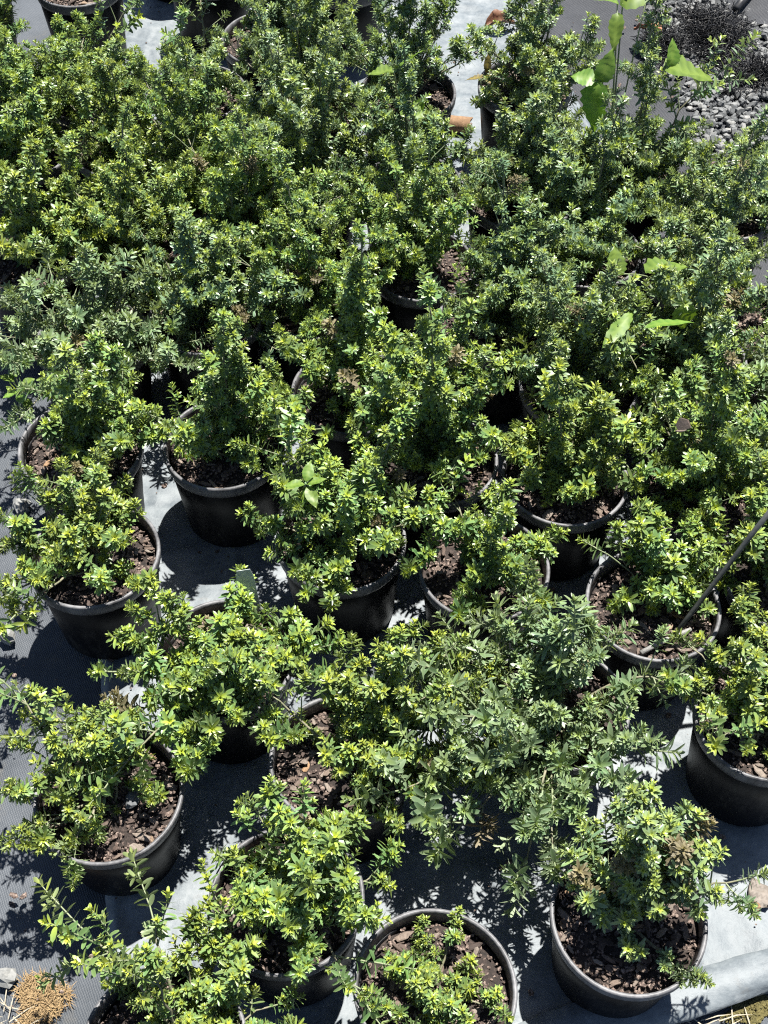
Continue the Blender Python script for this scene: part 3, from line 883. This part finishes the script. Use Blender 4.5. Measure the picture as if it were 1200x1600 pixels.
weed((.03, 1.06, .165), "weed with two rounded bright leaves in the thin shrub's pot by the bark roll", [
    ((0.017, 0.846, 0.400), (-.75, -.1, .1), .05, .05, 'ovate', .3),
    ((0.029, 0.854, 0.400), (.6, .5, .45), .06, .045, 'ovate', -.8),
    ((0.038, 0.833, 0.330), (.3, -.3, .1), .05, .04, 'ovate', .2),
    ((0.054, 0.852, 0.330), (.2, -.1, -.5), .045, .04, 'ovate', .4)])
weed((.52, .53, .165), "lime weed with toothed rounded and strap leaves right of the dark shrub", [
    ((0.421, 0.330, 0.380), (.8, .2, .15), .07, .065, 'ovate', -.4),
    ((0.340, 0.185, 0.360), (.5, .6, .2), .10, .024, 'strap', .3),
    ((0.409, 0.224, 0.360), (.8, .25, .1), .08, .024, 'strap', -.3),
    ((0.471, 0.263, 0.370), (.1, -.2, -.7), .05, .04, 'ovate', .3),
    ((0.374, 0.345, 0.360), (.0, .4, .5), .05, .035, 'ovate', .3)])
weed((-.665, .40, 0), "small weed with round glossy leaves on the mat by the silver shrub", [
    ((-.675, .405, .05), (-.7, .2, .3), .032, .02, 'round', .2),
    ((-.672, .41, .055), (-.2, .7, .4), .03, .02, 'round', .2),
    ((-.66, .40, .045), (.6, .2, .3), .028, .018, 'round', .1),
    ((-.665, .39, .03), (.2, -.7, .2), .03, .02, 'round', .3),
    ((-.672, .395, .03), (-.6, -.4, .2), .03, .02, 'round', .2),
    ((-.66, .385, .02), (.5, -.6, .1), .03, .02, 'round', .2)])
weed((-.085, -.05, .165), "yellow-green weed shoot standing out of the shrub beside the tagged pot", [
    ((-.115, -.07, .335), (-.8, -.1, .15), .032, .018, 'round', .2),
    ((-.112, -.068, .34), (.2, .7, .5), .032, .017, 'round', .3),
    ((-.11, -.07, .335), (.7, .15, .3), .03, .016, 'round', -.2),
    ((-.11, -.072, .33), (.3, -.7, -.1), .036, .018, 'round', .1),
    ((-.113, -.072, .325), (-.2, -.6, -.3), .028, .014, 'round', .4)])
lv = []
rw = random.Random(31)
for i in range(20):
    a = i * 2.4; rr = 0.012 + 0.03 * math.sqrt(i / 20)
    lv.append(((.79 + rr * math.cos(a), 1.0 + rr * math.sin(a), rw.uniform(.02, .075)), (math.cos(a), math.sin(a), rw.uniform(.0, .5)), rw.uniform(.025, .04), rw.uniform(.014, .022), 'round', rw.uniform(-.5, .5)))
weed((.79, 1.0, .012), "bushy bright weed growing on the gravel at the right edge", lv, rad=.0012)
weed((.212, 1.125, .16), "dark reddish seedling at the rim right of the bark roll", [
    ((.212, 1.125, .20), (-.8, -.1, .1), .045, .018, 'strap', .1),
    ((.212, 1.125, .20), (.8, .1, .3), .045, .018, 'strap', .2),
    ((.212, 1.127, .21), (.05, .2, .9), .04, .016, 'strap', .2),
    ((.212, 1.123, .20), (.2, -.7, .2), .03, .016, 'strap', .1)], mat=M['red'])

# ------------------------------------------------------------------ small things
# leaning stake and pale stick in the open pot
def rod(name, pts, radii, mat, label, cat, n=8):
    v, f = [], []
    tube(v, f, [Vector(p) for p in pts], radii, n)
    o = add(name, new_mesh(name, v, f, [mat]))
    return tag(o, label, cat)
rod("garden_stake", [(0.405, -0.245, 0.158), (0.438, -0.224, 0.227), (0.471, -0.203, 0.293), (0.504, -0.181, 0.358), (0.537, -0.16, 0.42)], [.0036, .0038, .0037, .004, .004], M['stake'],
    "thin dark stake leaning out of the open pot towards the right edge", "stake")
rod("stick", [(.372, -.256, .176), (.40, -.240, .177), (.428, -.226, .176), (.45, -.215, .176)], [.0042, .0040, .0043, .003], M['stick'],
    "short pale grey stick lying on the mulch at the foot of the stake", "stick")

# plant tag with a slot near the top and faded pen marks
tagroot = empty("plant_tag", (-.190, -.199, .150), "pale grey-green plastic plant tag stuck upright in a pot", "plant tag")
Lh = 0.118; Wd = 0.013
out = [(-Wd * .55, 0), (Wd * .55, 0), (Wd, Lh * .25), (Wd, Lh * .88), (Wd * .75, Lh), (-Wd * .75, Lh), (-Wd, Lh * .88), (-Wd, Lh * .25)]
v = [Vector((x, 0, z)) for x, z in out] + [Vector((x, .0009, z)) for x, z in out]
k = len(out)
f = [tuple(range(k)), tuple(range(2 * k - 1, k - 1, -1))] + [(i, i + k, (i + 1) % k + k, (i + 1) % k) for i in range(k)]
tb = add("tag_blade", new_mesh("tag_blade", v, f, [M['tag']], False), tagroot)
v, f = [], []
for (x0, z0, x1, z1) in [(-.006, .046, .002, .041), (-.007, .030, -.003, .024), (.002, .034, .006, .028), (-.002, .026, .003, .027), (-.006, .021, .001, .017)]:
    tube(v, f, [Vector((x0, -.0004, z0)), Vector(((x0 + x1) / 2 + .001, -.0004, (z0 + z1) / 2)), Vector((x1, -.0004, z1))], [.0005] * 3, 4)
add("pen_marks", new_mesh("pen_marks", v, f, [M['ink']]), tb)
tagroot.rotation_euler = (math.radians(-14), math.radians(-4), math.radians(8))

# moth
mr = empty("moth", (.432, .016, .352), "small brown moth with closed triangular wings resting on a shrub", "moth")
for sgn in (-1, 1):
    v = [Vector((0, 0, 0)), Vector((.020 * 1, sgn * .0015, .004)), Vector((.016, sgn * .003, .016)), Vector((.004, sgn * .004, .020)), Vector((-.003, sgn * .001, .010)), Vector((.008, sgn * .0022, .009))]
    f = [(0, 1, 5), (1, 2, 5), (2, 3, 5), (3, 4, 5), (4, 0, 5)]
    add("wing", new_mesh("wing", v, f, [M['moth']]), mr)
v, f = [], []
tube(v, f, [Vector((-.004, 0, .001)), Vector((0, 0, 0)), Vector((.008, 0, .0)), Vector((.014, 0, .002))], [.0012, .0018, .0016, .0006], 8)
add("body", new_mesh("body", v, f, [M['moth']]), mr)
mr.rotation_euler = (math.radians(-40), math.radians(-25), math.radians(-20))

# dead leaves, bark roll, stones
def dead_leaf(name, loc, L, W, rot, curl, mat, label, cat="leaf"):
    v, f = [], []
    n, m_ = 12, 6
    for i in range(n + 1):
        t = i / n
        w = W * 0.5 * math.sin(math.pi * min(1, max(0, t)) ** 0.75) ** 0.8 + 0.0006
        for k in range(m_ + 1):
            s = (k / m_ * 2 - 1)
            x = s * w
            z = curl * abs(s) ** 1.5 * w * 1.2 + 0.10 * L * math.sin(t * 3.0) * abs(curl) + 0.003 * math.sin(t * 17 + s * 4)
            v.append(Vector((x * (1 - 0.25 * abs(curl)), L * (t - .5), z)))
    for i in range(n):
        for k in range(m_):
            q = i * (m_ + 1) + k
            f.append((q, q + 1, q + m_ + 2, q + m_ + 1))
    me = new_mesh(name, v, f, [mat])
    o = add(name, me)
    o.location = loc
    o.rotation_euler = rot
    md = o.modifiers.new("thick", 'SOLIDIFY'); md.thickness = 0.0006
    return tag(o, label, cat)
dead_leaf("dead_leaf", (.277, 1.60, .022), .075, .045, (0, .2, math.radians(-80)), .9, M['brownleaf'], "curled brown dead leaf on the pale sheet at the top")
dead_leaf("dead_leaf", (0.614, 1.520, .06), .085, .035, (math.radians(-25), .3, math.radians(35)), .5, M['orangeleaf'], "orange dead leaf caught beside the black frayed netting")
dead_leaf("dead_leaf", (.528, -.552, .018), .045, .035, (0, 0, math.radians(20)), -.15, flat_material("dead_leaf_grey", (.10, .085, .07), (.19, .16, .135), 70, .7, .4), "dull grey-brown round leaf on the sheet at the lower right edge")
dead_leaf("dead_leaf", (.684, 1.02, .022), .022, .016, (0, 0, 1.0), .4, M['orangeleaf'], "tiny reddish leaf scrap on the dark mat next to the bushy gravel weed")
dead_leaf("dead_leaf", (-.257, -.704, .022), .085, .03, (0, .1, math.radians(-62)), .1, flat_material("dead_leaf_tan", (.34, .26, .18), (.5, .41, .31), 60, .7, .3), "flat tan bark strip on the sheet behind the pot cut off by the lower edge")

# bark roll: an open curled cylinder
v, f = [], []
n = 26
for j in range(7):
    x = -.032 + .064 * j / 6
    for ring, rr in ((0, .0185), (1, .0155)):
        for i in range(n + 1):
            a = -0.4 + (2 * math.pi * .93) * i / n
            k = rr * (1 + .07 * noise.noise(Vector((x * 60, math.cos(a) * 2, math.sin(a) * 2))) - .08 * i / n)
            v.append(Vector((x + .002 * math.sin(a * 3), k * math.cos(a), k * math.sin(a))))
m2 = 2 * (n + 1)
for j in range(6):
    for i in range(n):
        a = j * m2 + i
        f.append((a, a + 1, a + 1 + m2, a + m2))
        b0 = a + n + 1
        f.append((b0, b0 + m2, b0 + 1 + m2, b0 + 1))
for j in (0, 6):
    for i in range(n):
        a = j * m2 + i; b0 = a + n + 1
        f.append((a, b0, b0 + 1, a + 1) if j == 0 else (a, a + 1, b0 + 1, b0))
for j in range(6):
    for i in (0, n):
        a = j * m2 + i; b0 = a + n + 1
        f.append((a, a + m2, b0 + m2, b0))
o = add("bark_roll", new_mesh("bark_roll", v, f, [M['cork']]))
o.location = (.160, 1.205, .026); o.rotation_euler = (.4, 0, math.radians(-10))
tag(o, "rolled piece of brown bark lying on the pale sheet between two back pots", "bark")

def stone(loc, s, label, seed, mat=None, name="stone"):
    rng = random.Random(seed)
    v, f = [], []
    nu, nv = 9, 6
    sc = Vector(s)
    for j in range(nv + 1):
        th = math.pi * j / nv
        for i in range(nu):
            ph = 2 * math.pi * i / nu
            p = Vector((math.sin(th) * math.cos(ph), math.sin(th) * math.sin(ph), math.cos(th)))
            k = 1 + 0.55 * noise.noise(p * 1.2 + Vector((seed, 0, 0))) + 0.28 * noise.noise(p * 2.7 + Vector((0, seed, 0)))
            v.append(Vector((p.x * sc.x * k, p.y * sc.y * k, p.z * sc.z * k)))
    for j in range(nv):
        for i in range(nu):
            a = j * nu + i; b_ = j * nu + (i + 1) % nu
            f.append((a, a + nu, b_ + nu, b_))
    o = add(name, new_mesh(name, v, f, [mat or M['stone']], False))
    o.location = loc
    o.rotation_euler = (0, 0, seed)
    return tag(o, label, "stone")
stone((-.514, -.668, .010), (.017, .013, .013), "pale angular stone on the mat beside the dry grass tuft", 3)
stone((-.605, -.118, .010), (.016, .013, .013), "pale rounded stone at the left picture edge under overhanging twigs", 5)
stone((-.628, .147, .009), (.013, .015, .011), "grey stone on the mat just in front of the leftmost open pot", 8)
stone((.520, -.572, .016), (.007, .006, .006), "tiny brown pebble beside the dull round leaf", 11, M['cork'])
stone((-.338, -.487, .178), (.013, .010, .008), "dark grey stone lying on the mulch of the pot nearest the dry grass", 14, flat_material("dark_stone", (.06, .065, .07), (.13, .135, .14), 80))

# dry grass tuft and straw
def blades(name, c, rx, ry, count, Lb, mat, seed, up=(0.1, 0.7), z0=0.0, wid=0.0007, shape=None):
    rng = random.Random(seed)
    v, f = [], []
    for i in range(count):
        a = rng.uniform(0, 6.28); rr = math.sqrt(rng.random())
        k = 1.0 if shape is None else shape(a)
        p = Vector((rr * rx * k * math.cos(a), rr * ry * k * math.sin(a), z0 + (1 - rr) * 0.006))
        d = Vector((rng.gauss(0, 1), rng.gauss(0, 1), rng.uniform(*up) * 1.5)).normalized()
        L = Lb * rng.uniform(0.5, 1.3)
        s = d.cross(Vector((0, 0, 1))).normalized() * wid
        m_ = p + d * L * 0.5 + Vector((0, 0, 0.002)); e = p + d * L + Vector((rng.gauss(0, .002), rng.gauss(0, .002), -.002))
        k0 = len(v)
        v += [p - s, p + s, m_ - s, m_ + s, e]
        f += [(k0, k0 + 1, k0 + 3, k0 + 2), (k0 + 2, k0 + 3, k0 + 4)]
    o = add(name, new_mesh(name, v, f, [mat], False))
    o.location = c
    return o
o = blades("dry_grass_tuft", (-.463, -.700, -.002), .030, .038, 1500, .015, M['drygrass'], 1, (0.0, 0.8), 0.002, .00055, lambda a: 1 + .28 * math.sin(3 * a + 1) + .12 * math.sin(5 * a))
tag(o, "small tuft of brown dry grass on the grey mat in the corner", "dry grass")
o = blades("dry_straw", (-.512, -.728, -.002), .03, .025, 26, .045, M['straw'], 2, (0, 0.12), 0.003, .0007)
tag(o, "few pale straw stalks at the corner of the mat", "straw")
o = blades("dry_straw", (.42, -.735, -.002), .09, .018, 22, .04, M['straw'], 4, (0, 0.1), 0.003, .0008)
tag(o, "pale straw bits on the mat in front of the rolled hem", "straw")
o = blades("straw_on_mulch", (.235, .078, .172), .018, .012, 9, .035, M['straw'], 6, (0, 0.15), 0.002, .0014)
tag(o, "pale straw pieces on the mulch of the pot left of the moth", "straw")
def moss(c, rx, ry, seed, label):
    rng = random.Random(seed)
    v, f = [], []
    for i in range(1500):
        a = rng.uniform(0, 6.28); rr = math.sqrt(rng.random()); k = 1 + .3 * math.sin(3 * a + 2) + .15 * math.sin(7 * a)
        s = rng.uniform(.0008, .0024)
        rock(v, f, Vector((rr * k * rx * math.cos(a), rr * k * ry * math.sin(a), .0015 + .004 * (1 - rr) * rng.random())), s, s, s * 1.5, rng, .5)
    o = add("moss_patch", new_mesh("moss_patch", v, f, [M['moss']], False))
    o.location = (*c, -.004)
    return tag(o, label, "moss")
moss((.50, -.705), .045, .02, 3, "olive moss patch on the mat in front of the rolled hem")

# gravel
rg = random.Random(77)
v, f, dat = [], [], []
cnt = 0
while cnt < 6800:
    x = rg.uniform(.56, 1.35); y = rg.uniform(.92, 2.3)
    edge = .665 + .035 * noise.noise(Vector((y * 5, 2, 0))) - .03 * (y - 1.2)
    if x < edge: continue
    if x < edge + .03 and rg.random() < .6: continue
    if x > .93 and rg.random() < .4: continue
    k0 = len(v)
    s = rg.uniform(.0045, .0105)
    rock(v, f, Vector((x, y, .006 + rg.uniform(0, .010))), s * rg.uniform(.9, 1.5), s * .85, s * 1.1, rg, .7)
    t = rg.random()
    dat += [(t, 0, 0, 1)] * (len(v) - k0)
    cnt += 1
o = add("gravel", new_mesh("gravel", v, f, [M['gravel']], False, None, dat))
tag(o, "loose grey crushed gravel beside the dark mat", "gravel", kind="stuff")

# frayed black netting clumps
def fray(c, rx, ry, ang, count, hgt, seed, label):
    rng = random.Random(seed)
    v, f = [], []
    ca, sa = math.cos(ang), math.sin(ang)
    for i in range(count):
        rr = math.sqrt(rng.random()); a = rng.uniform(0, 6.28)
        k = 1 + .25 * math.sin(3 * a + seed)
        p = Vector((rr * rx * k * math.cos(a), rr * ry * k * math.sin(a), rng.uniform(.004, hgt) * (1.1 - rr)+.006))
        d = Vector((rng.gauss(0, 1), rng.gauss(0, .6), rng.gauss(0, .3))).normalized()
        pts = []
        for s in range(6):
            pts.append(Vector((p.x * ca - p.y * sa, p.x * sa + p.y * ca, max(.003, p.z))))
            d = (d + Vector((rng.gauss(0, .5), rng.gauss(0, .5), rng.gauss(0, .3)))).normalized()
            p = p + d * .011
        tube(v, f, pts, [.0009] * 6, 3, False)
    o = add("frayed_netting", new_mesh("frayed_netting", v, f, [M['fibre']]))
    o.location = (*c, .004)
    return tag(o, label, "netting")
fray((.785, 1.55), .06, .115, .1, 1900, .05, 1, "largest heap of black frayed netting between the gravel patches")
fray((.665, 1.53), .045, .05, .0, 600, .03, 2, "black frayed netting strands around the orange dead leaf")
fray((.88, 1.40), .11, .04, .35, 1100, .03, 3, "black frayed netting strip across the gravel at the right edge")
fray((.72, 1.00), .06, .035, .2, 350, .012, 4, "sparse black netting threads by the bushy gravel weed")
# dark mat remnant with a pipe lying on it, top right
v, f = grid_sheet([(.83, 1.62), (1.25, 1.55), (1.25, 2.1), (.87, 2.1)], 26, 30, lambda p, u, w: .022 + .006 * noise.noise(p * 9) + .004 * noise.noise(p * 25))
tag(add("mat_remnant", new_mesh("mat_remnant", v, f, [M['matdark']])), "torn piece of dark mat lying on the gravel in the top right corner", "mat")
rod("black_pipe", [(.845, 1.645, .036), (.88, 1.70, .038), (.93, 1.78, .038), (.98, 1.86, .036)], [.010] * 4, M['darkpipe'], "black pipe end on the torn mat in the top right corner", "pipe", 10)

# crumbs of bark and soil spilled on the sheet
rc = random.Random(5)
v, f = [], []
for i in range(900):
    x = rc.uniform(-.65, .75); y = rc.uniform(-.85, 1.7)
    s = rc.choice((.0012, .0015, .002, .003, .0045))
    rock(v, f, Vector((x, y, .016)), s * rc.uniform(1, 2), s, s * .6, rc, .3)
o = add("spilled_mulch", new_mesh("spilled_mulch", v, f, [M['crumb']], False))
tag(o, "scattered crumbs of bark and soil on the plastic sheet", "mulch", kind="stuff")
